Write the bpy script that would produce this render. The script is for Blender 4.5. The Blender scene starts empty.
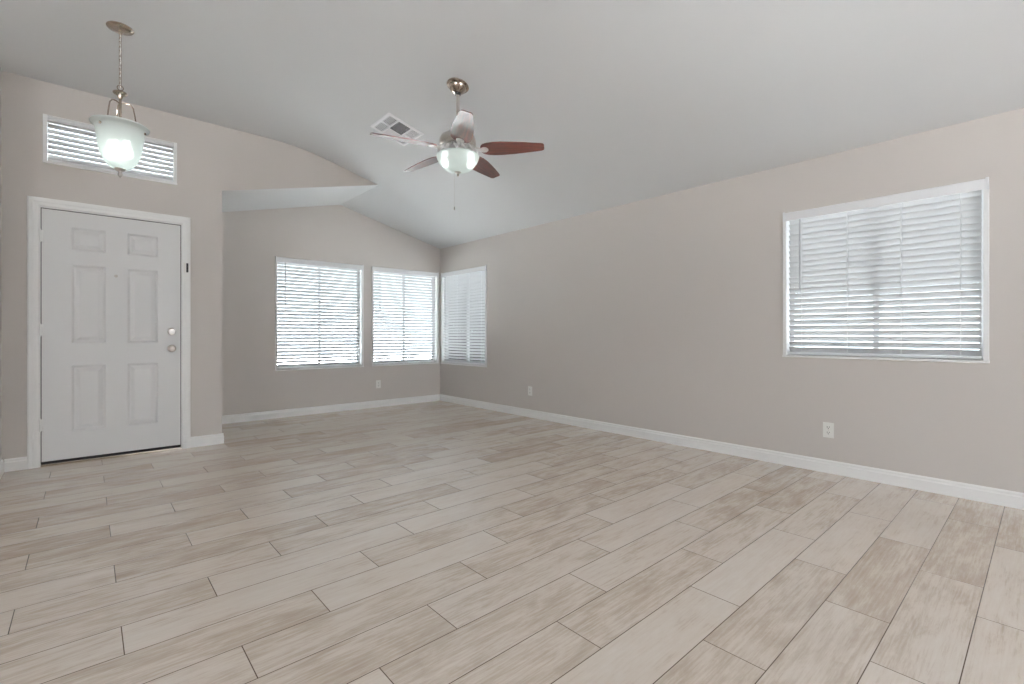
import bpy, bmesh, math, random
from mathutils import Vector, Matrix, Quaternion
random.seed(7)
PI = math.pi
S = bpy.context.scene
COL = S.collection

# ------------------------------------------------------------------ camera
CAM_H, YAW = 1.051, math.radians(41.415)
cd = bpy.data.cameras.new('camera')
cd.sensor_fit = 'HORIZONTAL'
cd.sensor_width = 36.0
cd.lens = 477.1 / 1024 * 36.0
cd.shift_x = (512 - 507.94) / 1024
cd.shift_y = (334.47 - 342) / 1024
cd.clip_start = 0.02
cam = bpy.data.objects.new('camera', cd)
COL.objects.link(cam)
cam.location = (0, 0, CAM_H)
cam.rotation_euler = (PI / 2, 0, -YAW)
S.camera = cam

# ------------------------------------------------------------------ exposure, sky, daylight, added fill
S.view_settings.view_transform = 'Standard'
S.view_settings.look = 'None'
S.view_settings.exposure = 0.42
S.view_settings.gamma = 1.0
S.view_settings.use_curve_mapping = False
try:
    S.cycles.max_bounces = 14
    S.cycles.diffuse_bounces = 8
    S.cycles.transparent_max_bounces = 16
    S.cycles.sample_clamp_indirect = 6.0
    S.cycles.use_denoising = True
except Exception:
    pass

W = bpy.data.worlds.new('daylight_sky')
S.world = W
W.use_nodes = True
bg = W.node_tree.nodes['Background']
bg.inputs['Color'].default_value = (0.82, 0.90, 1.0, 1)
bg.inputs['Strength'].default_value = 7.0


def area(name, loc, rot, sx, sy, watts, color):
    l = bpy.data.lights.new(name, 'AREA')
    l.shape = 'RECTANGLE'
    l.size, l.size_y = sx, sy
    l.energy = watts
    l.color = color
    o = bpy.data.objects.new(name, l)
    COL.objects.link(o)
    o.location, o.rotation_euler = loc, rot
    return o


# high desert sun from behind the house: it lights the pale yard in front of the windows
sl_ = bpy.data.lights.new('sun', 'SUN')
sl_.energy = 235.0
sl_.angle = math.radians(0.6)
sl_.color = (1.0, 1.0, 1.0)
sun = bpy.data.objects.new('sun', sl_)
COL.objects.link(sun)
sun.rotation_euler = Vector((0.15, 0.18, -1.0)).to_track_quat('-Z', 'Y').to_euler()

# added fill lamps outside invented wall openings behind and left of the camera
area('fill_rear', (1.9, -3.45, 1.5), (PI / 2, 0, 0), 1.8, 1.2, 12, (0.95, 0.98, 1.0))
area('fill_side', (-3.75, 0.0, 1.5), (PI / 2, 0, -PI / 2), 1.6, 1.2, 9, (1.0, 0.93, 0.85))

# ------------------------------------------------------------------ measures
XR, YF, YD = 4.225, 6.424, 5.282      # right wall, far wall, door wall
XL, XA = -0.489, 0.977                # left stub wall, alcove side wall
ZR, SL, ZF = 2.415, 0.255, 3.062      # right eave height, slope, flat ceiling
XRIDGE = 2.60
ZRIDGE = ZR + SL * (XR - XRIDGE)
XW, YB, YLB = -3.5, -3.2, 4.98         # left room wall, rear wall, back of the left room
T = 0.11


def ceil_profile():
    xc = XR - (ZF - ZR) / SL
    pts = [(XR, ZR)]
    r = 0.34
    n = 7
    for i in range(n + 1):             # soft bend between slope and flat
        t = i / n
        a = (xc + r, ZF - SL * r); b = (xc, ZF); c = (xc - r, ZF)
        pts.append(((1-t)**2*a[0] + 2*t*(1-t)*b[0] + t*t*c[0], (1-t)**2*a[1] + 2*t*(1-t)*b[1] + t*t*c[1]))
    return pts


PROF = ceil_profile()


def ceil_z(x):
    pts = PROF
    if x >= pts[0][0]:
        return pts[0][1]
    for (x0, z0), (x1, z1) in zip(pts, pts[1:]):
        if x1 <= x <= x0:
            return z0 + (z1 - z0) * (x0 - x) / (x0 - x1)
    return ZF


def gable_z(x):
    return ZRIDGE - 0.242 * (XRIDGE - x) if x < XRIDGE else ceil_z(x)


# ------------------------------------------------------------------ materials
def mat(name, color=(0.8, 0.8, 0.8), rough=0.5, metal=0.0, **kw):
    m = bpy.data.materials.new(name)
    m.use_nodes = True
    b = m.node_tree.nodes['Principled BSDF']
    b.inputs['Base Color'].default_value = (*color, 1)
    b.inputs['Roughness'].default_value = rough
    b.inputs['Metallic'].default_value = metal
    for k, v in kw.items():
        b.inputs[k.replace('_', ' ')].default_value = v
    return m


def node(nt, typ, **kw):
    n = nt.nodes.new(typ)
    for k, v in kw.items():
        setattr(n, k, v)
    return n


def add_noise_bump(m, scale, strength, dist=0.002, detail=3):
    nt = m.node_tree
    b = nt.nodes['Principled BSDF']
    tc = node(nt, 'ShaderNodeTexCoord')
    nz = node(nt, 'ShaderNodeTexNoise')
    nz.inputs['Scale'].default_value = scale
    nz.inputs['Detail'].default_value = detail
    bp = node(nt, 'ShaderNodeBump')
    bp.inputs['Strength'].default_value = strength
    bp.inputs['Distance'].default_value = dist
    nt.links.new(tc.outputs['Object'], nz.inputs['Vector'])
    nt.links.new(nz.outputs['Fac'], bp.inputs['Height'])
    nt.links.new(bp.outputs['Normal'], b.inputs['Normal'])
    return nz


def tint_noise(m, c0, c1, scale, vec_scale=(1, 1, 1), detail=4):
    """slight mottling of a plain colour"""
    nt = m.node_tree
    b = nt.nodes['Principled BSDF']
    tc = node(nt, 'ShaderNodeTexCoord')
    mp = node(nt, 'ShaderNodeMapping')
    mp.inputs['Scale'].default_value = vec_scale
    nz = node(nt, 'ShaderNodeTexNoise')
    nz.inputs['Scale'].default_value = scale
    nz.inputs['Detail'].default_value = detail
    rp = node(nt, 'ShaderNodeValToRGB')
    rp.color_ramp.elements[0].color = (*c0, 1)
    rp.color_ramp.elements[1].color = (*c1, 1)
    rp.color_ramp.elements[0].position = 0.3
    rp.color_ramp.elements[1].position = 0.7
    nt.links.new(tc.outputs['Object'], mp.inputs['Vector'])
    nt.links.new(mp.outputs['Vector'], nz.inputs['Vector'])
    nt.links.new(nz.outputs['Fac'], rp.inputs['Fac'])
    nt.links.new(rp.outputs['Color'], b.inputs['Base Color'])


M = {}
M['wall'] = mat('greige_wall_paint', (0.595, 0.56, 0.53), 0.75)
add_noise_bump(M['wall'], 140, 0.12)
M['ceiling'] = mat('white_ceiling_paint', (0.65, 0.66, 0.67), 0.85)
add_noise_bump(M['ceiling'], 120, 0.15)
M['trim'] = mat('white_trim_paint', (0.85, 0.85, 0.84), 0.4)
M['door'] = mat('white_door_paint', (0.72, 0.72, 0.715), 0.38)
M['dark'] = mat('black_rubber_seal', (0.012, 0.012, 0.012), 0.7)
M['nickel'] = mat('brushed_nickel', (0.62, 0.58, 0.54), 0.30, 1.0)
M['bright_nickel'] = mat('polished_pale_nickel', (0.90, 0.89, 0.88), 0.35, 1.0)
M['bronze_nickel'] = mat('antique_nickel', (0.46, 0.39, 0.33), 0.20, 1.0)
M['vinyl'] = mat('white_vinyl', (0.82, 0.83, 0.84), 0.35)
M['plate'] = mat('white_outlet_plastic', (0.80, 0.80, 0.77), 0.35)
M['slot'] = mat('dark_outlet_slots', (0.03, 0.03, 0.03), 0.6)
M['vent'] = mat('white_vent_enamel', (0.80, 0.79, 0.81), 0.4)
M['vent_dark'] = mat('duct_shade_black', (0.02, 0.02, 0.021), 0.8)
M['wand'] = mat('clear_grey_plastic', (0.42, 0.42, 0.43), 0.3)
M['cord'] = mat('white_cord', (0.8, 0.8, 0.8), 0.8)
M['brass_pull'] = mat('pull_chain_metal', (0.50, 0.46, 0.42), 0.35, 1.0)
M['black_plastic'] = mat('black_plastic', (0.015, 0.015, 0.017), 0.4)
M['concrete'] = mat('pale_concrete', (0.68, 0.68, 0.68), 0.9)
M['stucco'] = mat('tan_stucco', (0.50, 0.44, 0.38), 0.95)
M['leaf'] = mat('grey_green_leaf', (0.10, 0.16, 0.08), 0.6)
M['bark'] = mat('brown_bark', (0.12, 0.08, 0.05), 0.9)


def translucent_mat(name, color, fac, rough=0.35, tcolor=None):
    m = mat(name, color, rough)
    nt = m.node_tree
    out = nt.nodes['Material Output']
    b = nt.nodes['Principled BSDF']
    tr = node(nt, 'ShaderNodeBsdfTranslucent')
    tr.inputs['Color'].default_value = (*(tcolor or color), 1)
    mx = node(nt, 'ShaderNodeMixShader')
    mx.inputs['Fac'].default_value = fac
    nt.links.new(b.outputs[0], mx.inputs[1])
    nt.links.new(tr.outputs[0], mx.inputs[2])
    nt.links.new(mx.outputs[0], out.inputs['Surface'])
    return m


M['slat'] = translucent_mat('white_faux_wood_slat', (0.575, 0.572, 0.57), 0.15, 0.4, (0.84, 0.84, 0.85))
M['frost'] = translucent_mat('frosted_white_glass', (0.66, 0.70, 0.685), 0.30, 0.2, (0.9, 0.98, 0.95))


def add_rough_see_through(m, fac):
    """lets a blurred hot spot of the bulb show through the glass"""
    nt = m.node_tree
    out = nt.nodes['Material Output']
    src = out.inputs['Surface'].links[0].from_socket
    rf = node(nt, 'ShaderNodeBsdfRefraction')
    rf.inputs['Color'].default_value = (0.95, 1.0, 0.98, 1)
    rf.inputs['IOR'].default_value = 1.30
    rf.inputs['Roughness'].default_value = 0.45
    mx = node(nt, 'ShaderNodeMixShader')
    mx.inputs['Fac'].default_value = fac
    nt.links.new(src, mx.inputs[1])
    nt.links.new(rf.outputs[0], mx.inputs[2])
    nt.links.new(mx.outputs[0], out.inputs['Surface'])


add_rough_see_through(M['frost'], 0.25)


def glass_mat():
    m = bpy.data.materials.new('clear_window_glass')
    m.use_nodes = True
    nt = m.node_tree
    out = nt.nodes['Material Output']
    nt.nodes.remove(nt.nodes['Principled BSDF'])
    t = node(nt, 'ShaderNodeBsdfTransparent')
    t.inputs['Color'].default_value = (0.94, 0.96, 0.95, 1)
    g = node(nt, 'ShaderNodeBsdfGlossy')
    g.inputs['Roughness'].default_value = 0.02
    fr = node(nt, 'ShaderNodeFresnel')
    fr.inputs['IOR'].default_value = 1.45
    mx = node(nt, 'ShaderNodeMixShader')
    nt.links.new(fr.outputs[0], mx.inputs['Fac'])
    nt.links.new(t.outputs[0], mx.inputs[1])
    nt.links.new(g.outputs[0], mx.inputs[2])
    nt.links.new(mx.outputs[0], out.inputs['Surface'])
    return m


M['glass'] = glass_mat()


def bulb_mat():
    m = bpy.data.materials.new('glowing_bulb')
    m.use_nodes = True
    b = m.node_tree.nodes['Principled BSDF']
    b.inputs['Base Color'].default_value = (1, 1, 1, 1)
    b.inputs['Emission Color'].default_value = (0.93, 1.0, 0.98, 1)
    b.inputs['Emission Strength'].default_value = 5.5
    return m


M['bulb'] = bulb_mat()


def wood_blade_mat():
    m = mat('cherry_blade_lacquer', (0.12, 0.02, 0.012), 0.30)
    tint_noise(m, (0.035, 0.004, 0.003), (0.170, 0.024, 0.011), 5.0, (1.2, 14, 14))
    b = m.node_tree.nodes['Principled BSDF']
    b.inputs['Coat Weight'].default_value = 1.0
    b.inputs['Coat Roughness'].default_value = 0.27
    b.inputs['Coat IOR'].default_value = 1.85
    return m


M['blade'] = wood_blade_mat()


def floor_mat():
    """wood-look porcelain planks 0.90 x 0.203 m laid along X in a one-third stagger"""
    m = bpy.data.materials.new('wood_look_plank_tile')
    m.use_nodes = True
    nt = m.node_tree
    b = nt.nodes['Principled BSDF']
    L = nt.links.new

    def math_n(op, a, c=None, d=None):
        n = node(nt, 'ShaderNodeMath', operation=op)
        for i, v in enumerate((a, c, d)):
            if v is None:
                continue
            if isinstance(v, (int, float)):
                n.inputs[i].default_value = v
            else:
                L(v, n.inputs[i])
        return n.outputs[0]

    tc = node(nt, 'ShaderNodeTexCoord')
    sx = node(nt, 'ShaderNodeSeparateXYZ')
    L(tc.outputs['Object'], sx.inputs[0])
    x, y = sx.outputs[0], sx.outputs[1]
    PW, PL, ST = 0.2030, 0.899, 0.2997
    Y0, X0 = 2.2085, 0.092
    v = math_n('DIVIDE', math_n('SUBTRACT', y, Y0 - PW), PW)       # row 0 = Y 2.005..2.2085
    row = math_n('FLOOR', v)
    fv = math_n('FRACT', v)
    u = math_n('DIVIDE', math_n('SUBTRACT', math_n('SUBTRACT', x, X0), math_n('MULTIPLY', row, ST)), PL)
    col = math_n('FLOOR', u)
    fu = math_n('FRACT', u)
    # distance to the joints in metres
    du = math_n('MULTIPLY', math_n('MINIMUM', fu, math_n('SUBTRACT', 1.0, fu)), PL)
    dv = math_n('MULTIPLY', math_n('MINIMUM', fv, math_n('SUBTRACT', 1.0, fv)), PW)
    d = math_n('MINIMUM', du, dv)
    joint = node(nt, 'ShaderNodeMapRange', interpolation_type='SMOOTHSTEP')
    joint.inputs['From Min'].default_value = 0.0009
    joint.inputs['From Max'].default_value = 0.0021
    joint.inputs['To Min'].default_value = 1.0
    joint.inputs['To Max'].default_value = 0.0
    L(d, joint.inputs['Value'])
    # a random number per plank
    cx = node(nt, 'ShaderNodeCombineXYZ')
    L(row, cx.inputs[0]); L(col, cx.inputs[1])
    wn = node(nt, 'ShaderNodeTexWhiteNoise', noise_dimensions='3D')
    L(cx.outputs[0], wn.inputs['Vector'])
    sc = node(nt, 'ShaderNodeSeparateColor')
    L(wn.outputs['Color'], sc.inputs[0])
    # grain coordinates: shifted per plank, stretched along X
    gx = math_n('ADD', x, math_n('MULTIPLY', sc.outputs[0], 37.0))
    gy = math_n('ADD', y, math_n('MULTIPLY', sc.outputs[1], 19.0))
    gv = node(nt, 'ShaderNodeCombineXYZ')
    L(gx, gv.inputs[0]); L(gy, gv.inputs[1]); L(math_n('MULTIPLY', sc.outputs[2], 11.0), gv.inputs[2])

    def noise(sx_, sy_, scale, detail, rough=0.55, dist=0.0):
        mp = node(nt, 'ShaderNodeMapping')
        mp.inputs['Scale'].default_value = (sx_, sy_, 1)
        L(gv.outputs[0], mp.inputs['Vector'])
        n = node(nt, 'ShaderNodeTexNoise')
        n.inputs['Scale'].default_value = scale
        n.inputs['Detail'].default_value = detail
        n.inputs['Roughness'].default_value = rough
        n.inputs['Distortion'].default_value = dist
        L(mp.outputs[0], n.inputs['Vector'])
        return n.outputs['Fac']

    cloud = noise(1.6, 5.0, 1.7, 5, 0.6, 0.6)      # worn white-wash patches
    grain = noise(3.0, 60.0, 1.7, 6, 0.72, 0.25)    # fine grain
    blot = noise(2.2, 7.0, 3.0, 6, 0.7, 0.8)
    f = math_n('ADD', math_n('MULTIPLY', cloud, 0.46), math_n('MULTIPLY', grain, 0.44))
    f = math_n('ADD', f, math_n('MULTIPLY', blot, 0.26))
    f = math_n('ADD', f, math_n('MULTIPLY', math_n('SUBTRACT', sc.outputs[2], 0.5), 0.16))
    rp = node(nt, 'ShaderNodeValToRGB')
    cr = rp.color_ramp
    cr.elements[0].position = 0.33
    cr.elements[0].color = (0.405, 0.318, 0.238, 1)
    cr.elements[1].position = 0.76
    cr.elements[1].color = (0.680, 0.622, 0.560, 1)
    e = cr.elements.new(0.50); e.color = (0.525, 0.446, 0.368, 1)
    e = cr.elements.new(0.60); e.color = (0.632, 0.560, 0.488, 1)
    L(f, rp.inputs['Fac'])
    mx = node(nt, 'ShaderNodeMix', data_type='RGBA')
    L(joint.outputs[0], mx.inputs[0])
    L(rp.outputs['Color'], mx.inputs[6])
    mx.inputs[7].default_value = (0.10, 0.065, 0.045, 1)
    L(mx.outputs[2], b.inputs['Base Color'])
    rr = node(nt, 'ShaderNodeMapRange')
    rr.inputs['To Min'].default_value = 0.17
    rr.inputs['To Max'].default_value = 0.27
    L(grain, rr.inputs['Value'])
    L(rr.outputs[0], b.inputs['Roughness'])
    b.inputs['IOR'].default_value = 1.85
    h = math_n('SUBTRACT', math_n('MULTIPLY', grain, 0.15), joint.outputs[0])
    bp = node(nt, 'ShaderNodeBump')
    bp.inputs['Strength'].default_value = 0.2
    bp.inputs['Distance'].default_value = 0.0012
    L(h, bp.inputs['Height'])
    L(bp.outputs['Normal'], b.inputs['Normal'])
    return m


M['floor'] = floor_mat()


# ------------------------------------------------------------------ mesh helpers
class MB:
    def __init__(self):
        self.bm = bmesh.new()

    def face(self, pts):
        try:
            return self.bm.faces.new([self.bm.verts.new(p) for p in pts])
        except ValueError:
            return None

    def box(self, lo, hi, bevel=0.0, mtx=None, seg=1):
        t = bmesh.new()
        bmesh.ops.create_cube(t, size=1.0)
        c = [(a + b) / 2 for a, b in zip(lo, hi)]
        s = [abs(b - a) for a, b in zip(lo, hi)]
        for v in t.verts:
            v.co = Vector((c[0] + v.co.x * s[0], c[1] + v.co.y * s[1], c[2] + v.co.z * s[2]))
        if bevel:
            bmesh.ops.bevel(t, geom=t.edges[:], offset=bevel, segments=seg, affect='EDGES', profile=0.5)
        self._merge(t, mtx)
        return self

    def _merge(self, t, mtx=None):
        if mtx is not None:
            bmesh.ops.transform(t, matrix=mtx, verts=t.verts)
        me = bpy.data.meshes.new('tmp')
        t.to_mesh(me)
        t.free()
        self.bm.from_mesh(me)
        bpy.data.meshes.remove(me)

    def lathe(self, prof, n=32, mtx=None, close=False):
        """prof = [(radius, z)]"""
        t = bmesh.new()
        rings = []
        for r, z in prof:
            if r < 1e-6:
                rings.append([t.verts.new((0, 0, z))])
            else:
                rings.append([t.verts.new((r * math.cos(2*PI*i/n), r * math.sin(2*PI*i/n), z)) for i in range(n)])
        pairs = list(zip(rings, rings[1:]))
        if close:
            pairs.append((rings[-1], rings[0]))
        for a, b in pairs:
            for i in range(n):
                j = (i + 1) % n
                if len(a) == 1 and len(b) == 1:
                    continue
                if len(a) == 1:
                    t.faces.new((a[0], b[j], b[i]))
                elif len(b) == 1:
                    t.faces.new((a[i], a[j], b[0]))
                else:
                    t.faces.new((a[i], a[j], b[j], b[i]))
        bmesh.ops.recalc_face_normals(t, faces=t.faces)
        self._merge(t, mtx)
        return self

    def tube(self, pts, r, n=10, closed=False, mtx=None):
        t = bmesh.new()
        pts = [Vector(p) for p in pts]
        N = len(pts)
        rs = r if isinstance(r, (list, tuple)) else [r] * N
        rings = []
        up = None
        for i, p in enumerate(pts):
            if closed:
                d = (pts[(i+1) % N] - pts[i-1]).normalized()
            else:
                d = (pts[min(i+1, N-1)] - pts[max(i-1, 0)]).normalized()
            if up is None:
                up = d.orthogonal().normalized()
            up = (up - d * up.dot(d)).normalized()
            w = d.cross(up)
            rings.append([t.verts.new(p + (up*math.cos(2*PI*k/n) + w*math.sin(2*PI*k/n)) * rs[i]) for k in range(n)])
        m = N if closed else N - 1
        for i in range(m):
            a, b = rings[i], rings[(i+1) % N]
            for k in range(n):
                t.faces.new((a[k], a[(k+1) % n], b[(k+1) % n], b[k]))
        if not closed:
            t.faces.new(rings[0][::-1]); t.faces.new(rings[-1])
        bmesh.ops.recalc_face_normals(t, faces=t.faces)
        self._merge(t, mtx)
        return self

    def prism(self, poly, axis, a, b, bevel=0.0, mtx=None):
        """2D polygon extruded along an axis: axis 'x' -> poly (y,z); 'y' -> (x,z); 'z' -> (x,y)"""
        def P(u, v, w):
            return {'x': (w, u, v), 'y': (u, w, v), 'z': (u, v, w)}[axis]
        t = bmesh.new()
        va = [t.verts.new(P(u, v, a)) for u, v in poly]
        vb = [t.verts.new(P(u, v, b)) for u, v in poly]
        t.faces.new(va); t.faces.new(vb)
        for i in range(len(poly)):
            j = (i + 1) % len(poly)
            t.faces.new((va[i], va[j], vb[j], vb[i]))
        bmesh.ops.recalc_face_normals(t, faces=t.faces)
        if bevel:
            bmesh.ops.bevel(t, geom=t.edges[:], offset=bevel, segments=2, affect='EDGES', profile=0.5)
        self._merge(t, mtx)
        return self

    def build(self, name, material, parent=None, smooth=False, loc=None, rot=None, angle=40):
        me = bpy.data.meshes.new(name)
        self.bm.to_mesh(me)
        self.bm.free()
        if smooth:
            for p in me.polygons:
                p.use_smooth = True
            try:
                me.set_sharp_from_angle(angle=math.radians(angle))
            except Exception:
                pass
        me.materials.append(M[material] if isinstance(material, str) else material)
        o = bpy.data.objects.new(name, me)
        COL.objects.link(o)
        if parent is not None:
            o.parent = parent
        if loc is not None:
            o.location = loc
        if rot is not None:
            o.rotation_euler = rot
        return o


def tag(o, label, cat, group=None, kind=None):
    if label: o['label'] = label
    if cat: o['category'] = cat
    if group: o['group'] = group
    if kind: o['kind'] = kind
    return o


def thing(name, label, cat, loc=(0, 0, 0), rotz=0, group=None, kind=None):
    o = bpy.data.objects.new(name, None)
    o.empty_display_size = 0.1
    COL.objects.link(o)
    o.location = loc
    o.rotation_euler = (0, 0, rotz)
    return tag(o, label, cat, group, kind)


def struct(name, mb, m, label, cat, smooth=False, angle=40):
    return tag(mb.build(name, m, smooth=smooth, angle=angle), label, cat, kind='structure')


def wall_mesh(mb, axis, c0, c1, s0, s1, top, holes=(), breaks=(), z0=0.0, bottom=None):
    """a wall slab between planes c0 and c1 of the axis, running s0..s1 along the other, with rectangular holes (sa, sb, za, zb)"""
    ss = sorted({s0, s1, *[h[0] for h in holes], *[h[1] for h in holes], *[b for b in breaks if s0 < b < s1]})
    zs = sorted({*[h[2] for h in holes], *[h[3] for h in holes]})
    bot = bottom or (lambda s: z0)

    def P(s, z, c):
        return (s, c, z) if axis == 'y' else (c, s, z)

    rows = len(zs) + 1

    def zlev(s, k):
        if k == 0: return bot(s)
        if k == rows: return top(s)
        return zs[k-1]

    def solid(i, k):
        if not (0 <= i < len(ss)-1 and 0 <= k < rows):
            return False
        sm = (ss[i] + ss[i+1]) / 2
        if k == 0 or k == rows - 1:
            return not any(h[0] < sm < h[1] and ((k == 0 and h[2] <= bot(sm) + 1e-6 and zs and h[3] >= zs[0])) for h in holes)
        zm = (zs[k-1] + zs[k]) / 2
        return not any(h[0] < sm < h[1] and h[2] < zm < h[3] for h in holes)

    for i in range(len(ss)-1):
        a, b = ss[i], ss[i+1]
        for k in range(rows):
            if not solid(i, k):
                continue
            q = [(a, zlev(a, k)), (b, zlev(b, k)), (b, zlev(b, k+1)), (a, zlev(a, k+1))]
            for c in (c0, c1):
                mb.face([P(s, z, c) for s, z in q])
            for (di, dk), (u, v) in {(0, -1): (q[0], q[1]), (1, 0): (q[1], q[2]), (0, 1): (q[2], q[3]), (-1, 0): (q[3], q[0])}.items():
                if not solid(i+di, k+dk):
                    mb.face([P(*u, c0), P(*v, c0), P(*v, c1), P(*u, c1)])
    bmesh.ops.remove_doubles(mb.bm, verts=mb.bm.verts, dist=1e-5)
    bmesh.ops.recalc_face_normals(mb.bm, faces=mb.bm.faces)
    return mb


# ------------------------------------------------------------------ openings
WZ0, WZ1 = 0.61, 2.024
W1 = (1.774, 2.932, WZ0, WZ1)                # far wall, left
W2 = (3.068, 4.185, WZ0, WZ1)                # far wall, corner
W3 = (5.245, 6.385, WZ0 - 0.005, WZ1 - 0.006)  # right wall, corner
W4 = (0.250, 1.418, 0.888, 2.023)            # right wall, near
WT = (-0.260, 0.614, 2.436, 2.805)           # transom above the door
DOOR = (-0.292, 0.664, 0.0, 2.075)           # rough opening of the front door

# ------------------------------------------------------------------ setting
fl = MB()
fl.box((XW - T, YB - T, -0.06), (XR + T, YF + T, 0.0))
struct('floor', fl, 'floor', 'pale wood-look plank tile floor running through the whole room', 'floor')

brk = [p[0] for p in PROF]
struct('wall_right', wall_mesh(MB(), 'x', XR, XR + T, YB - T, YF + T, lambda s: ZR + 0.05, [W3, W4]), 'wall',
       'long greige wall on the right with the single blind window', 'wall')
struct('wall_far', wall_mesh(MB(), 'y', YF, YF + T, XA - 0.3, XR, lambda x: gable_z(x) + 0.05, [W1, W2], [XRIDGE]), 'wall',
       'greige gable end wall of the alcove with two tall blind windows', 'wall')
dw = MB()
wall_mesh(dw, 'y', YD, YD + T, XW - T, XA, lambda x: ZF + 0.05, [DOOR, WT])
hd = MB()
wall_mesh(hd, 'y', YD, YD + T, XA, XRIDGE, lambda x: ceil_z(x) + 0.03, [], brk, bottom=lambda x: gable_z(x) + 0.003)
me_ = bpy.data.meshes.new('tmp'); hd.bm.to_mesh(me_); hd.bm.free(); dw.bm.from_mesh(me_); bpy.data.meshes.remove(me_)
struct('wall_front', dw, 'wall', 'greige wall holding the front door and the transom, reaching over the alcove', 'wall')
struct('wall_alcove', MB().box((XA - T, YD + T, 0), (XA, YF, 2.6)), 'wall', 'greige side wall of the alcove behind the front door wall', 'wall')
struct('wall_left', MB().box((XL - 0.13, YLB, 0), (XL, YD, ZF + 0.03)), 'wall', 'greige wall stub at the left of the entry door', 'wall')
struct('wall_side', wall_mesh(MB(), 'x', XW - T, XW, YB - T, YLB + T, lambda s: ZF + 0.05, [(-0.8, 0.8, 0.9, 2.1)]), 'wall',  # unseen opening added to let fill light in from the left
       'greige wall of the adjoining room left of the camera', 'wall')
struct('wall_back', MB().box((XW, YLB, 0), (XL - 0.13, YLB + T, ZF + 0.03)), 'wall', 'greige end wall of the adjoining room', 'wall')
struct('wall_rear', wall_mesh(MB(), 'y', YB - T, YB, XW, XR, lambda x: ceil_z(x) + 0.04, [(1.0, 2.8, 0.9, 2.1)], brk), 'wall',  # unseen opening added to let fill light in from behind
       'greige wall behind the camera with an added opening for fill light', 'wall')

# ceiling: flat part, soft bend and long slope, plus the small slope over the alcove
cl = MB()
lower = [(XW - T, ZF)] + [(x, z) for x, z in reversed(PROF)]
lower.append((XR + T, ZR - SL * T))
nvf, nvb = [], []
main = lower
edge = [YB - T, YD + T * 0.5]


def strip(mb, pts, ya, yb):
    a = [mb.bm.verts.new((x, ya, z)) for x, z in pts]
    b = [mb.bm.verts.new((x, yb, z)) for x, z in pts]
    a2 = [mb.bm.verts.new((x, ya, z + 0.12)) for x, z in pts]
    b2 = [mb.bm.verts.new((x, yb, z + 0.12)) for x, z in pts]
    n = len(pts)
    for i in range(n - 1):
        mb.bm.faces.new((a[i], b[i], b[i+1], a[i+1]))
        mb.bm.faces.new((a2[i], a2[i+1], b2[i+1], b2[i]))
        mb.bm.faces.new((a[i], a[i+1], a2[i+1], a2[i]))
        mb.bm.faces.new((b[i], b2[i], b2[i+1], b[i+1]))
    mb.bm.faces.new((a[0], a2[0], b2[0], b[0]))
    mb.bm.faces.new((a[-1], b[-1], b2[-1], a2[-1]))


strip(cl, lower, YB - T, YD + 0.02)
slope_part = [(XRIDGE, ZRIDGE), (XR, ZR), (XR + T, ZR - SL * T)]
strip(cl, slope_part, YD + 0.02, YF + T)
bmesh.ops.remove_doubles(cl.bm, verts=cl.bm.verts, dist=1e-5)
bmesh.ops.recalc_face_normals(cl.bm, faces=cl.bm.faces)
struct('ceiling', cl, 'ceiling', 'white ceiling that is flat at the entry and slopes down to the right wall', 'ceiling', smooth=True, angle=30)
ca = MB()
strip(ca, [(XA - 0.05, gable_z(XA - 0.05)), (XRIDGE, ZRIDGE)], YD + 0.0005, YF + T)
struct('ceiling_alcove', ca, 'ceiling', 'small white ceiling slope over the window alcove', 'ceiling')

# baseboards: profiled strip
BH = 0.098


def base_prof():
    return [(0, 0), (0.015, 0), (0.015, BH * 0.70), (0.0105, BH * 0.78), (0.0105, BH * 0.90), (0.004, BH), (0, BH)]


def baseboard(name, p0, p1, nrm, label):
    """p0->p1 on the wall face, nrm = direction into the room"""
    mb = MB()
    t = bmesh.new()
    A = [t.verts.new((p0[0] + nrm[0]*d, p0[1] + nrm[1]*d, z)) for d, z in base_prof()]
    B = [t.verts.new((p1[0] + nrm[0]*d, p1[1] + nrm[1]*d, z)) for d, z in base_prof()]
    t.faces.new(A); t.faces.new(B)
    for i in range(len(A)):
        j = (i + 1) % len(A)
        t.faces.new((A[i], A[j], B[j], B[i]))
    bmesh.ops.recalc_face_normals(t, faces=t.faces)
    mb._merge(t)
    return struct(name, mb, 'trim', label, 'baseboard')


baseboard('baseboard_right', (XR, YB), (XR, YF), (-1, 0), 'long white baseboard along the right wall')
baseboard('baseboard_far', (XA, YF), (XR - 0.015, YF), (0, -1), 'white baseboard along the gable end wall under the windows')
baseboard('baseboard_front', (XL + 0.015, YD), (-0.351, YD), (0, -1), 'short white baseboard between the door casing and the left corner')
baseboard('baseboard_door', (0.720, YD), (XA + 0.012, YD), (0, -1), 'short white baseboard between the door and the alcove')
baseboard('baseboard_left', (XL, YLB), (XL, YD), (1, 0), 'white baseboard of the wall stub at the far left')
baseboard('baseboard_alcove', (XA, YD - 0.013), (XA, YF), (1, 0), 'white baseboard of the alcove side wall')

# ------------------------------------------------------------------ windows
def wall_matrix(side, origin_s):
    """local frame: x along the wall (to the viewer's right), y into the wall (outward), z up"""
    if side == 'far':
        return Matrix(((1, 0, 0, origin_s), (0, 1, 0, YF), (0, 0, 1, 0), (0, 0, 0, 1)))
    if side == 'front':
        return Matrix(((1, 0, 0, origin_s), (0, 1, 0, YD), (0, 0, 1, 0), (0, 0, 0, 1)))
    return Matrix(((0, 1, 0, XR), (-1, 0, 0, origin_s), (0, 0, 1, 0), (0, 0, 0, 1)))   # right wall


def place(o, side, s):
    o.matrix_world = wall_matrix(side, s)


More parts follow.
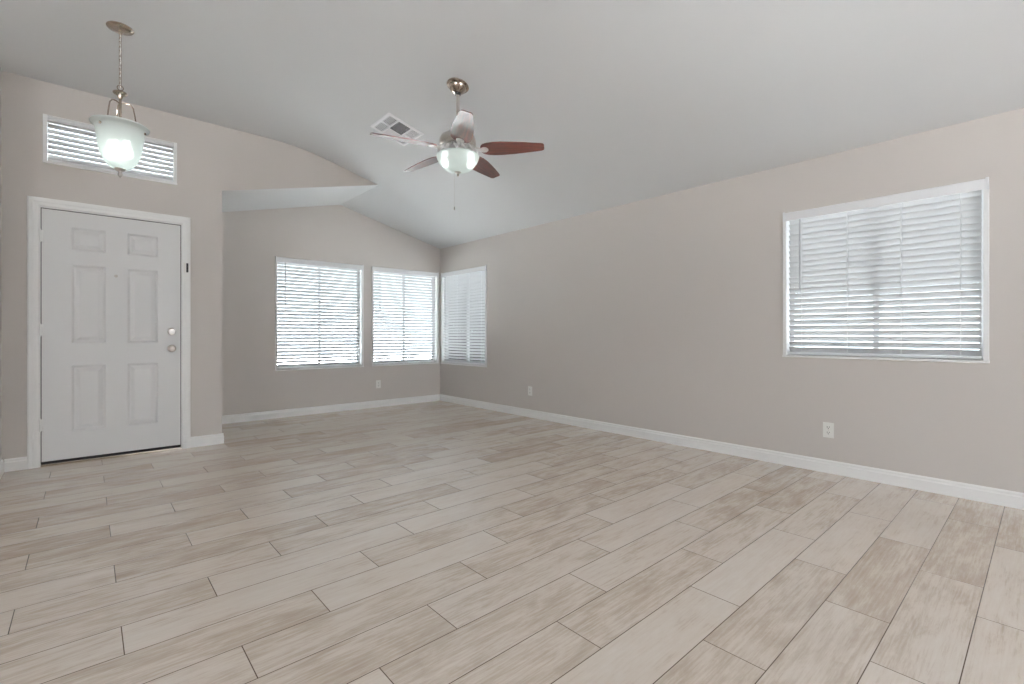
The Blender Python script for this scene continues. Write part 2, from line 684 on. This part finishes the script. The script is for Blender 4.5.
def make_window(name, side, hole, label, sliding=True, lip=0.010):
    sa, sb, z0, z1 = hole
    w = sb - sa
    s = sa if side != 'right' else sb
    fr = MB()
    y0, y1 = 0.080, 0.120
    f = 0.018
    fr.box((0.0, y0, z0), (f, y1, z1), 0.004).box((w - f, y0, z0), (w, y1, z1), 0.004)
    fr.box((f, y0, z0), (w - f, y1, z0 + f), 0.004).box((f, y0, z1 - f), (w - f, y1, z1), 0.004)
    o = fr.build(name, 'vinyl')
    place(o, side, s)
    tag(o, label, 'window', kind='structure')
    # white liner of the opening with a narrow face on the wall
    ln = MB()
    e = 0.022
    for a, b in (((-0.004, -lip, z0), (e, 0.080, z1)), ((w - e, -lip, z0), (w + 0.004, 0.080, z1))):
        ln.box(a, b, 0.002)
    ln.box((e, 0.0, z1 - 0.008), (w - e, 0.080, z1), 0.001)
    ln.box((-0.006, -lip - 0.006, z0 - 0.018), (w + 0.006, 0.080, z0), 0.003)
    ln.build('liner', 'trim', o)
    if sliding:
        sh = MB()
        g = 0.018
        for a, b, yy in ((f, w/2 + 0.014, 0.082), (w/2 - 0.014, w - f, 0.100)):
            sh.box((a, yy, z0 + f), (a + g + 0.012, yy + 0.018, z1 - f), 0.002)
            sh.box((b - g - 0.012, yy, z0 + f), (b, yy + 0.018, z1 - f), 0.002)
            sh.box((a + g, yy, z0 + f), (b - g, yy + 0.018, z0 + f + g), 0.002)
            sh.box((a + g, yy, z1 - f - g), (b - g, yy + 0.018, z1 - f), 0.002)
        sh.build('sash', 'vinyl', o)
        for a, b, yy in ((f + g, w/2 - 0.005, 0.091), (w/2 + 0.005, w - f - g, 0.109)):
            MB().box((a, yy - 0.002, z0 + f + g), (b, yy + 0.002, z1 - f - g)).build('glass_pane', 'glass', o)
    else:
        MB().box((f, 0.083, z0 + f), (w - f, 0.087, z1 - f)).build('glass_pane', 'glass', o)
    return o


make_window('window_1', 'far', W1, 'white sliding window behind the left blind of the gable end wall')
make_window('window_2', 'far', W2, 'white sliding window behind the corner blind of the gable end wall')
make_window('window_3', 'right', W3, 'white sliding window on the right wall beside the far corner')
make_window('window_4', 'right', W4, 'white sliding window alone on the near part of the right wall')
make_window('window_5', 'front', WT, 'wide low transom window above the front door', sliding=False, lip=0.003)


# ------------------------------------------------------------------ blinds
def make_blind(side, hole, label, tilt=52, wand=0.075, wand_len=0.5, front=-0.012, group='white slatted window blinds', pitch=0.0435, edge=0.026, valance=0.062, ladders=(0.09, 0.36, 0.64, 0.91)):
    sa, sb, z0, z1 = hole
    w = sb - sa
    s = sa if side != 'right' else sb
    root = thing('window_blind', label, 'blind', group=group)
    place(root, side, s)
    a, b = edge, w - edge
    # headrail with flat valance in front and two small end clips
    MB().box((a, front + 0.014, z1 - 0.05), (b, 0.064, z1 - 0.009), 0.002).build('headrail', 'vinyl', root)
    MB().prism([(front, z1 - valance), (front + 0.010, z1 - valance), (front + 0.010, z1 + 0.004), (front + 0.003, z1 + 0.004), (front, z1 - 0.004)],
               'x', 0.006, w - 0.006).build('valance', 'vinyl', root)
    for x0, x1 in ((-0.004, 0.012), (w - 0.012, w + 0.004)):
        MB().box((x0, front - 0.003, z1 - valance - 0.004), (x1, 0.004, z1 + 0.012), 0.003, seg=2).build('valance_clip', 'vinyl', root)
    # slats
    cy = 0.032
    sl = MB()
    th = math.radians(tilt)
    zt, zb = z1 - valance - 0.005, z0 + 0.045
    n = max(2, round((zt - zb) / pitch))
    hw, tk = 0.0255, 0.0014
    for i in range(n + 1):
        zc = zb + (zt - zb) * i / n
        # tilted so the room-side edge is low; crowned cross-section
        sec = []
        K = 4
        for sgn in (1, -1):
            rng = range(-K, K + 1) if sgn == 1 else range(K, -K - 1, -1)
            for k in rng:
                t = k / K
                u = t * hw
                v = 0.0022 * (1 - t * t) + sgn * tk
                yy = cy + u * math.cos(th) - v * math.sin(th)
                zz = zc + u * math.sin(th) + v * math.cos(th)
                sec.append((yy, zz))
        sl.prism(sec, 'x', a + (0.006 if edge > 0.024 else 0.0), b - (0.006 if edge > 0.024 else 0.0))
    sl.build('slats', 'slat', root, smooth=True, angle=50)
    MB().box((a + 0.002, cy - 0.026, z0 + 0.004), (b - 0.002, cy + 0.026, z0 + 0.022), 0.004, seg=2).build('bottom_rail', 'vinyl', root)
    for q in ladders:
        lc = MB()
        x = a + (b - a) * q
        y0, y1 = cy - 0.0265 * math.cos(th) - 0.006, cy + 0.0265 * math.cos(th) + 0.006
        lc.prism([(y0, z0 + 0.02), (y0, zt + 0.02), (y1, zt + 0.02), (y1, z0 + 0.02), (y1 - 0.0014, z0 + 0.02), (y1 - 0.0014, zt + 0.018), (y0 + 0.0014, zt + 0.018), (y0 + 0.0014, z0 + 0.02)],
                 'x', x - 0.0015, x + 0.0015)
        lc.build('ladder_cord', 'cord', root)
    if wand:
        wd = MB()
        zt2 = z1 - valance + 0.01
        wy = -0.004
        wd.tube([(wand, wy, zt2), (wand, wy, zt2 - 0.03), (wand, wy, zt2 - wand_len)], 0.0038, 8)
        wd.build('tilt_wand', 'wand', root, smooth=True)
    return root


make_blind('far', W1, 'white slatted blind closed over the separate window left of the corner pair', wand=0.119, wand_len=0.56, tilt=-43)
make_blind('far', W2, 'white slatted blind meeting the corner from the gable end wall side', wand=0.121, wand_len=0.60, tilt=-43)
make_blind('right', W3, 'white slatted blind on the right wall beside the far corner, foreshortened and narrow', wand=0.10, wand_len=0.6, tilt=-43)
make_blind('right', W4, 'large white slatted blind on the near right wall, away from the corner', wand=0.114, wand_len=0.56, tilt=-48)
make_blind('front', WT, 'low wide white slatted blind in the transom above the front door', tilt=60, edge=0.023, wand=0, front=0.012,
           valance=0.03, ladders=(0.1, 0.5, 0.9))

# ------------------------------------------------------------------ front door
door = thing('door_1', 'white six-panel front door with casing and nickel knob', 'door', (0.187, YD, 0), kind='structure')
DX0, DX1 = -0.272 - 0.187, 0.646 - 0.187
DZ0, DZ1 = 0.036, 2.055
yf = 0.016                                # slab face a little behind the wall face


def panel_door():
    mb = MB()
    c = 0.187
    cols = [(-0.096 - c, 0.120 - c), (0.263 - c, 0.479 - c)]
    rows = [(0.255, 0.797), (0.978, 1.622), (1.742, 1.930)]
    xs = sorted({DX0, DX1, *[v for q in cols for v in q]})
    zs = sorted({DZ0, DZ1, *[v for q in rows for v in q]})
    for i in range(len(xs) - 1):
        for k in range(len(zs) - 1):
            x0, x1, z0, z1 = xs[i], xs[i+1], zs[k], zs[k+1]
            if (x0, x1) in cols and (z0, z1) in rows:
                # stepped moulding and raised field
                rings = [(0, 0), (0.012, 0.010), (0.020, 0.011), (0.030, 0.0035), (0.036, 0.003), (0.050, 0.009)]
                rings = [(0, 0), (0.006, 0.004), (0.016, 0.011), (0.026, 0.011), (0.050, 0.003)]
                R = [[(x0 + d, yf + y, z0 + d), (x1 - d, yf + y, z0 + d), (x1 - d, yf + y, z1 - d), (x0 + d, yf + y, z1 - d)] for d, y in rings]
                for p, q in zip(R, R[1:]):
                    for j in range(4):
                        mb.face([p[j], p[(j+1) % 4], q[(j+1) % 4], q[j]])
                mb.face(R[-1])
            else:
                mb.face([(x0, yf, z0), (x1, yf, z0), (x1, yf, z1), (x0, yf, z1)])
    yb = yf + 0.044
    mb.face([(DX0, yb, DZ0), (DX1, yb, DZ0), (DX1, yb, DZ1), (DX0, yb, DZ1)])
    for (xa, za), (xb, zb) in (((DX0, DZ0), (DX1, DZ0)), ((DX1, DZ0), (DX1, DZ1)), ((DX1, DZ1), (DX0, DZ1)), ((DX0, DZ1), (DX0, DZ0))):
        n = 1
        mb.face([(xa, yf, za), (xb, yf, zb), (xb, yb, zb), (xa, yb, za)])
    bmesh.ops.remove_doubles(mb.bm, verts=mb.bm.verts, dist=1e-5)
    bmesh.ops.recalc_face_normals(mb.bm, faces=mb.bm.faces)
    return mb


slab = panel_door().build('door_panel', 'door', door)
# casing: profiled, mitred
cas = MB()
CW, co = 0.0, None
cx0, cx1, cz = -0.351 - 0.187, 0.720 - 0.187, 2.135
prof = [(0.0, 0.0), (0.0, -0.013), (0.010, -0.017), (0.030, -0.017), (0.040, -0.012), (0.058, -0.011), (0.066, -0.006), (0.070, 0.0)]
ringsets = []
for d, y in prof:
    ringsets.append([(cx0 + d, y, 0), (cx0 + d, y, cz - d), (cx1 - d, y, cz - d), (cx1 - d, y, 0)])
for p, q in zip(ringsets, ringsets[1:]):
    for j in range(3):
        cas.face([p[j], p[j+1], q[j+1], q[j]])
bmesh.ops.remove_doubles(cas.bm, verts=cas.bm.verts, dist=1e-5)
# jamb faces running back into the wall
jx0, jx1, jz = DX0 - 0.005, DX1 + 0.005, DZ1 + 0.006
for lo, hi in (((-0.479, 0.0, 0), (jx0, 0.11, jz + 0.014)), ((jx1, 0.0, 0), (0.477, 0.11, jz + 0.014)), ((jx0, 0.0, jz), (jx1, 0.11, jz + 0.014))):
    cas.box(lo, hi)
bmesh.ops.recalc_face_normals(cas.bm, faces=cas.bm.faces)
cas.build('door_frame', 'trim', door)
st = MB()
st.box((jx0, yf + 0.046, 0.0), (jx0 + 0.012, yf + 0.07, jz)).box((jx1 - 0.012, yf + 0.046, 0.0), (jx1, yf + 0.07, jz))
st.box((jx0, yf + 0.046, jz - 0.012), (jx1, yf + 0.07, jz))
# dark gasket just inside the gap round the slab
g0 = 0.006
st.box((jx0, yf + 0.004, 0.02), (DX0 - 0.0004, yf + 0.046, jz)).box((DX1 + 0.0004, yf + 0.004, 0.02), (jx1, yf + 0.046, jz))
st.box((jx0, yf + 0.004, DZ1 + 0.0004), (jx1, yf + 0.046, jz))
st.box((jx0, yf + 0.010, 0.016), (jx1, yf + 0.046, DZ0 - 0.0004))
st.build('weather_strip', 'dark', door)
MB().box((jx0, -0.006, 0.0), (jx1, 0.11, 0.018), 0.004).build('threshold', 'bronze_nickel', door)
for z in (1.835, 1.087, 0.33):
    h = MB()
    h.tube([(DX0 - 0.006, -0.004, z - 0.045), (DX0 - 0.006, -0.004, z + 0.045)], 0.0065, 10)
    h.tube([(DX0 - 0.006, -0.004, z - 0.052), (DX0 - 0.006, -0.004, z - 0.046)], 0.0045, 8)
    h.tube([(DX0 - 0.006, -0.004, z + 0.046), (DX0 - 0.006, -0.004, z + 0.052)], 0.0045, 8)
    h.box((DX0 - 0.004, 0.008, z - 0.045), (DX0 + 0.010, yf + 0.001, z + 0.045), 0.001)
    h.build('hinge', 'trim', door, smooth=True)
RX = Matrix.Rotation(PI / 2, 4, 'X')       # lathe axis -> -y (into the room)
kx = 0.579 - 0.187
kn = MB()
kn.lathe([(0, 0), (0.032, 0), (0.033, 0.004), (0.029, 0.009), (0.014, 0.012), (0.011, 0.022), (0.012, 0.032), (0.024, 0.038), (0.029, 0.048), (0.028, 0.058), (0.020, 0.065), (0.008, 0.067), (0, 0.067)],
         28, Matrix.Translation((kx, yf, 0.924)) @ RX)
kn.build('door_knob', 'nickel', door, smooth=True)
db = MB()
db.lathe([(0, 0), (0.031, 0), (0.032, 0.006), (0.027, 0.014), (0.012, 0.016), (0.0, 0.016)], 28, Matrix.Translation((kx, yf, 1.077)) @ RX)
dbo = db.build('deadbolt', 'nickel', door, smooth=True)
MB().box((kx - 0.017, yf - 0.030, 1.071), (kx + 0.017, yf - 0.015, 1.083), 0.003, seg=2).build('thumb_turn', 'nickel', dbo)
MB().lathe([(0, 0), (0.012, 0), (0.012, 0.003), (0.007, 0.005), (0.006, 0.003), (0, 0.003)], 20,
           Matrix.Translation((-0.001, yf, 1.552)) @ RX).build('peephole', 'nickel', door, smooth=True)
MB().box((jx1 - 0.0005, 0.001, 0.895), (jx1 + 0.014, 0.004, 0.955), 0.0005).build('strike_plate', 'nickel', door)
# black and white door contact on the right casing
gd = MB().box((0.478, -0.029, 1.620), (0.498, -0.011, 1.712), 0.003, seg=2)
go = gd.build('door_sensor', 'plate', door)
MB().box((0.4985, -0.033, 1.624), (0.514, -0.012, 1.708), 0.003, seg=2).build('sensor_cover', 'black_plastic', go)

# ------------------------------------------------------------------ outlets
def make_outlet(side, s, z, label):
    o = thing('wall_outlet', label, 'outlet', group='duplex wall outlets')
    o.matrix_world = wall_matrix(side, s) @ Matrix.Translation((0, 0, z))
    MB().box((-0.036, -0.006, -0.058), (0.036, 0.0, 0.058), 0.003, seg=2).build('cover_plate', 'plate', o)
    for dz in (0.020, -0.020):
        sk = MB()
        poly = [(0.0175 * math.cos(t), max(-0.0135, min(0.0135, 0.0175 * math.sin(t)))) for t in [2*PI*i/28 for i in range(28)]]
        sk.prism([(x, z_ + dz) for x, z_ in poly], 'y', -0.0085, -0.005)
        so = sk.build('socket', 'plate', o)
        hl = MB()
        hl.box((-0.0085, -0.0088, dz - 0.001), (-0.0050, -0.0080, dz + 0.0085)).box((0.0050, -0.0088, dz + 0.0005), (0.0085, -0.0080, dz + 0.0085))
        hl.lathe([(0, 0), (0.0034, 0), (0.0034, 0.0008), (0, 0.0008)], 12, Matrix.Translation((0, -0.0080, dz - 0.0075)) @ RX)
        hl.build('slots', 'slot', so)
    MB().lathe([(0, 0), (0.0032, 0), (0.0030, 0.0012), (0, 0.0016)], 12, Matrix.Translation((0, -0.006, 0)) @ RX).build('screw', 'nickel', o, smooth=True)
    return o


make_outlet('far', 3.163, 0.331, 'small white outlet low on the gable end wall under the corner window')
make_outlet('right', 4.360, 0.333, 'small white outlet low on the right wall near the far corner')
make_outlet('right', 1.107, 0.325, 'white outlet on the right wall below the big single window')

# ------------------------------------------------------------------ pendant
PX, PY = 0.163, 4.030
pen = thing('pendant_light', 'frosted white glass bowl pendant hanging from a chain in front of the transom', 'pendant lamp', (PX, PY, ZF))
cz0 = ZF


def rel(z):
    return z - cz0


MB().lathe([(0, 0), (0.072, 0), (0.073, -0.004), (0.068, -0.010), (0.050, -0.017), (0.022, -0.024), (0.012, -0.027), (0.010, -0.040), (0, -0.042)], 36).build('ceiling_canopy', 'bronze_nickel', pen, smooth=True)
ch = MB()


def link_pts(zc, half, r, ang):
    pts = []
    for i in range(8):
        t = PI * i / 7
        pts.append((r * math.cos(t), half + r * math.sin(t)))
    for i in range(8):
        t = PI + PI * i / 7
        pts.append((r * math.cos(t), -half + r * math.sin(t)))
    return [(u * math.cos(ang), u * math.sin(ang), zc + v) for u, v in pts]


zt, zb = rel(ZF - 0.036), rel(2.672)
nl = 12
for i in range(nl):
    zc = zt + (zb - zt) * (i + 0.5) / nl
    ch.tube(link_pts(zc, 0.0125, 0.0075, PI / 4 + (PI / 2) * (i % 2)), 0.0017, 6, closed=True)
ch.build('chain', 'bronze_nickel', pen, smooth=True)
cw = MB().tube([(0.003 * math.sin(i * 1.9), 0.003 * math.cos(i * 1.9), zt + (zb - 0.03 - zt) * i / 16) for i in range(17)], 0.0016, 6)
cw.build('lamp_cord', 'cord', pen, smooth=True)
hb = MB()
hb.tube([(0.016 * math.cos(t), 0, rel(2.668) + 0.016 * math.sin(t)) for t in [2*PI*i/20 for i in range(20)]], 0.0028, 8, closed=True)
hb.lathe([(0, rel(2.652)), (0.010, rel(2.652)), (0.014, rel(2.645)), (0.034, rel(2.640)), (0.040, rel(2.634)), (0.036, rel(2.626)), (0.016, rel(2.616)), (0.012, rel(2.600)), (0.009, rel(2.594)), (0, rel(2.594))], 28)
hb.build('loop_hub', 'bronze_nickel', pen, smooth=True)
MB().tube([(0, 0, rel(2.598)), (0, 0, rel(2.33))], 0.0075, 12).build('stem', 'bronze_nickel', pen, smooth=True)
for k in range(3):
    a = math.radians(100 + 120 * k)
    prof_ = [(0.008, 2.566), (0.030, 2.572), (0.055, 2.566), (0.070, 2.545), (0.078, 2.500), (0.086, 2.440), (0.102, 2.405), (0.120, 2.388), (0.136, 2.386)]
    am = MB().tube([(r * math.cos(a), r * math.sin(a), rel(z)) for r, z in prof_], 0.0042, 8)
    ao = am.build('arm', 'bronze_nickel', pen, smooth=True)
    MB().lathe([(0, 0), (0.008, 0), (0.008, 0.006), (0.004, 0.010), (0, 0.011)], 12,
               Matrix.Translation((0.131 * math.cos(a), 0.131 * math.sin(a), rel(2.386))) @ Matrix.Rotation(a, 4, 'Z') @ Matrix.Rotation(PI/2, 4, 'Y')).build('thumb_screw', 'bronze_nickel', ao, smooth=True)
gs = MB()
outer = [(0.151, 2.424), (0.156, 2.418), (0.152, 2.411), (0.138, 2.403), (0.131, 2.390), (0.127, 2.365), (0.123, 2.335), (0.119, 2.300), (0.113, 2.262), (0.104, 2.225), (0.090, 2.190), (0.070, 2.160), (0.045, 2.140), (0.012, 2.134)]
gs.lathe([(r, rel(z)) for r, z in outer], 56)
gso = gs.build('glass_shade', 'frost', pen, smooth=True, angle=80)
MB().lathe([(0, rel(2.143)), (0.030, rel(2.141)), (0.032, rel(2.134)), (0.026, rel(2.126)), (0.012, rel(2.120)), (0.010, rel(2.110)), (0.014, rel(2.102)), (0.013, rel(2.092)), (0.006, rel(2.082)), (0, rel(2.078))], 28).build('finial', 'nickel', pen, smooth=True)
for k in range(2):
    a = math.radians(-38 + 180 * k)
    bx, by = 0.034 * math.cos(a), 0.034 * math.sin(a)
    MB().lathe([(0, 0.03), (0.014, 0.03), (0.014, 0.0), (0.02, -0.015), (0.029, -0.042), (0.024, -0.064), (0.012, -0.074), (0, -0.076)], 20,
               Matrix.Translation((bx, by, rel(2.285)))).build('bulb', 'bulb', pen, smooth=True)
MB().tube([(-0.06 * math.cos(math.radians(-38)), -0.06 * math.sin(math.radians(-38)), rel(2.325)), (0.06 * math.cos(math.radians(-38)), 0.06 * math.sin(math.radians(-38)), rel(2.325))], 0.012, 10).build('socket_bar', 'nickel', pen, smooth=True)


def point(name, loc, watts, radius, color, parent):
    l = bpy.data.lights.new(name, 'POINT')
    l.energy = watts
    l.shadow_soft_size = radius
    l.color = color
    o = bpy.data.objects.new(name, l)
    COL.objects.link(o)
    o.parent = parent
    o.location = loc
    return o


point('pendant_bulb_light', (0, 0, rel(2.245)), 0.22, 0.03, (0.93, 1.0, 0.97), pen)

# ------------------------------------------------------------------ ceiling fan
FX, FY = 2.122, 2.983
FZ = ceil_z(FX)
fan = thing('ceiling_fan', 'five-blade cherry ceiling fan with lit frosted bowl on the sloped ceiling', 'ceiling fan', (FX, FY, FZ))


def fr_(z):
    return z + (0.012 if z < 2.62 else 0.0) - FZ


tilt = Matrix.Rotation(math.atan(SL), 4, 'Y')
MB().lathe([(0, 0.004), (0.084, 0.004), (0.086, -0.006), (0.080, -0.014), (0.070, -0.018), (0.066, -0.030), (0.050, -0.046), (0.034, -0.058), (0.026, -0.062), (0, -0.062)], 40, tilt).build('canopy', 'bronze_nickel', fan, smooth=True)
MB().lathe([(0, fr_(2.902)), (0.020, fr_(2.902)), (0.024, fr_(2.890)), (0.020, fr_(2.876)), (0, fr_(2.874))], 24).build('hanger_ball', 'black_plastic', fan, smooth=True)
MB().tube([(0, 0, fr_(2.90)), (0, 0, fr_(2.60))], 0.0135, 16).build('downrod', 'nickel', fan, smooth=True)
MB().lathe([(r, fr_(z - 0.038)) for r, z in [(0, 2.650), (0.020, 2.650), (0.026, 2.640), (0.028, 2.622), (0.060, 2.614), (0.100, 2.602), (0.128, 2.582), (0.139, 2.556), (0.140, 2.530), (0.136, 2.520), (0.128, 2.512), (0.110, 2.508), (0.085, 2.506), (0, 2.506)]], 48).build('motor_housing', 'nickel', fan, smooth=True)
# bell-shaped light fitter with a gallery of scrolls above the bowl
fit = MB().lathe([(r, fr_(z)) for r, z in [(0, 2.472), (0.088, 2.472), (0.090, 2.455), (0.094, 2.436), (0.108, 2.420), (0.136, 2.411), (0.150, 2.405), (0.152, 2.399), (0.146, 2.396), (0, 2.396)]], 48)
for i in range(14):
    R_ = Matrix.Rotation(2 * PI * i / 14, 4, 'Z')
    for sg in (1, -1):
        fit.tube([(0.086, 0, fr_(2.466)), (0.106, 0.014 * sg, fr_(2.466)), (0.130, 0.020 * sg, fr_(2.456)), (0.148, 0.016 * sg, fr_(2.436)), (0.153, 0.006 * sg, fr_(2.416)), (0.151, 0, fr_(2.404))],
                 [0.004, 0.006, 0.0075, 0.007, 0.006, 0.005], 8, mtx=R_)
fit.build('light_fitter', 'bright_nickel', fan, smooth=True)

BL_R0, BL_R1 = 0.178, 0.655
base_ang = -48.5
pitch = math.radians(13)


def blade_outline():
    # (distance from the hub, half width)
    up = [(0.000, 0.030), (0.008, 0.048), (0.024, 0.062), (0.050, 0.073), (0.100, 0.080), (0.165, 0.080), (0.250, 0.073), (0.345, 0.061), (0.420, 0.050), (0.460, 0.043), (0.474, 0.036), (0.479, 0.025)]
    return [(BL_R0 + a, b) for a, b in up] + [(BL_R0 + a, -b) for a, b in reversed(up)]


def make_blade(k):
    ang = math.radians(base_ang + 72 * k)
    ol = blade_outline()
    mb = MB().prism(ol, 'z', -0.003, 0.003, 0.0008)
    for v in mb.bm.verts:               # slight droop to the tip
        v.co.z -= 0.005 * ((v.co.x - BL_R0) / (BL_R1 - BL_R0)) ** 1.0
    bmesh.ops.transform(mb.bm, matrix=Matrix.Rotation(-pitch, 4, 'X'), verts=mb.bm.verts)
    bo = mb.build('blade', 'blade', fan, loc=(0, 0, fr_(2.444)), rot=(0, 0, ang))
    ir = MB()
    # iron: arm from the motor, curved plate with a round end under the blade root
    pad = [(0.205 + 0.031 * math.cos(t), 0.031 * math.sin(t)) for t in [PI * 0.80 - PI * 1.6 * i / 18 for i in range(19)]]
    ir.prism([(0.070, 0.014), (0.150, 0.014)] + pad + [(0.150, -0.014), (0.070, -0.014)], 'z', -0.0095, -0.0036, 0.001)
    ir.tube([(0.075, 0, 0.004), (0.12, 0, 0.0), (0.165, 0, -0.006), (0.19, 0, -0.009)], [0.012, 0.013, 0.011, 0.007], 12)
    for sx, sy in ((0.204, 0.017), (0.204, -0.017), (0.224, 0.0)):
        ir.lathe([(0, -0.0135), (0.004, -0.013), (0.006, -0.0095), (0, -0.0095)], 10, Matrix.Translation((sx, sy, 0)))
    bmesh.ops.transform(ir.bm, matrix=Matrix.Rotation(-pitch, 4, 'X'), verts=ir.bm.verts)
    ir.build('blade_iron', 'bright_nickel', bo, smooth=True)
    return bo


for k in range(5):
    make_blade(k)
MB().lathe([(r, fr_(z)) for r, z in [(0.153, 2.404), (0.162, 2.402), (0.164, 2.397), (0.161, 2.388), (0.156, 2.373), (0.146, 2.351), (0.130, 2.328), (0.108, 2.306), (0.080, 2.289), (0.048, 2.279), (0.012, 2.276)]], 56).build('light_bowl', 'frost', fan, smooth=True, angle=80)
MB().lathe([(0, fr_(2.284)), (0.022, fr_(2.282)), (0.026, fr_(2.276)), (0.019, fr_(2.270)), (0.009, fr_(2.267)), (0.008, fr_(2.257)), (0.010, fr_(2.252)), (0.006, fr_(2.245)), (0, fr_(2.243))], 24).build('finial', 'nickel', fan, smooth=True)
for k, a in enumerate((-35.6, 144.4)):
    a = math.radians(a)
    r = 0.085
    MB().lathe([(0, 0.03), (0.013, 0.03), (0.013, 0.0), (0.020, -0.018), (0.024, -0.036), (0.018, -0.052), (0, -0.058)], 18,
               Matrix.Translation((r * math.cos(a), r * math.sin(a), fr_(2.385)))).build('bulb', 'bulb', fan, smooth=True)
    point('fan_bulb_light', (r * math.cos(a), r * math.sin(a), fr_(2.36)), 0.26, 0.025, (0.93, 1.0, 0.97), fan)
for (dx, dy, zlen) in ((-0.030, 0.004, 1.998),):
    pc = MB()
    pc.tube([(dx, dy, fr_(2.40)), (dx, dy, fr_(zlen))], 0.0008, 6)
    pc.lathe([(0, 0.014), (0.0022, 0.012), (0.0045, 0.0), (0.004, -0.012), (0, -0.016)], 12, Matrix.Translation((dx, dy, fr_(zlen))))
    pc.build('pull_chain', 'brass_pull', fan, smooth=True)

# ------------------------------------------------------------------ ceiling vent (four-way register on the slope)
VX, VY = 2.152, 3.993
vent = thing('ceiling_vent', 'square white air register on the sloped ceiling beside the fan', 'vent', (VX, VY, ceil_z(VX)))
vent.rotation_euler = (0, math.atan(SL), 0)
H = 0.186
O = 0.158
fr = MB()
pr = [(H, 0.001), (H - 0.004, -0.006), (O + 0.006, -0.010), (O, -0.010), (O, 0.002)]
rg = [[(d, d, z), (-d, d, z), (-d, -d, z), (d, -d, z)] for d, z in pr]
for p, q in zip(rg, rg[1:]):
    for j in range(4):
        fr.face([p[j], p[(j+1) % 4], q[(j+1) % 4], q[j]])
bmesh.ops.remove_doubles(fr.bm, verts=fr.bm.verts, dist=1e-5)
bmesh.ops.recalc_face_normals(fr.bm, faces=fr.bm.faces)
fr.build('frame', 'vent', vent)
MB().box((-O, -O, -0.0012), (O, O, 0.0)).build('duct_shade_sheet', 'vent_dark', vent)  # near-black sheet, its colour stands for the shade inside the duct
dv = MB()
for x in (-0.070, 0.070):
    dv.box((x - 0.006, -O, -0.010), (x + 0.006, O, -0.0012))
for lo, hi in (((-O, -0.005), (-0.076, 0.005)), ((0.076, -0.005), (O, 0.005))):
    dv.box((lo[0], lo[1], -0.010), (hi[0], hi[1], -0.0012))
dv.box((-0.064, 0.036, -0.010), (0.064, 0.046, -0.0012))
dv.build('divider', 'vent', vent)


def louver_bank(x0, x1, y0, y1, along, tiltdeg, n):
    mb = MB()
    for i in range(n):
        t = (i + 0.5) / n
        if along == 'y':
            c = (x0 + (x1 - x0) * t, (y0 + y1) / 2, -0.0065)
            R = Matrix.Rotation(math.radians(tiltdeg), 4, 'Y')
            mb.box((-0.0045, -(y1 - y0) / 2, -0.0005), (0.0045, (y1 - y0) / 2, 0.0005), 0, Matrix.Translation(c) @ R)
        else:
            c = ((x0 + x1) / 2, y0 + (y1 - y0) * t, -0.0065)
            R = Matrix.Rotation(math.radians(tiltdeg), 4, 'X')
            mb.box((-(x1 - x0) / 2, -0.0042, -0.0005), ((x1 - x0) / 2, 0.0042, 0.0005), 0, Matrix.Translation(c) @ R)
    mb.build('louvers', 'vent', vent)


louver_bank(-O + 0.002, -0.078, 0.006, O - 0.002, 'y', -22, 6)
louver_bank(-O + 0.002, -0.078, -O + 0.002, -0.006, 'y', -22, 6)
louver_bank(0.078, O - 0.002, 0.006, O - 0.002, 'y', 30, 6)
louver_bank(0.078, O - 0.002, -O + 0.002, -0.006, 'y', 30, 6)
louver_bank(-0.062, 0.062, -O + 0.002, 0.034, 'x', 24, 13)
louver_bank(-0.062, 0.062, 0.048, O - 0.002, 'x', -30, 8)

# ------------------------------------------------------------------ outdoors, seen only between the slats
struct('ground_outside', MB().box((-14, -14, -0.30), (24, 24, -0.12)), 'concrete', 'pale concrete yard outside the windows', 'ground')
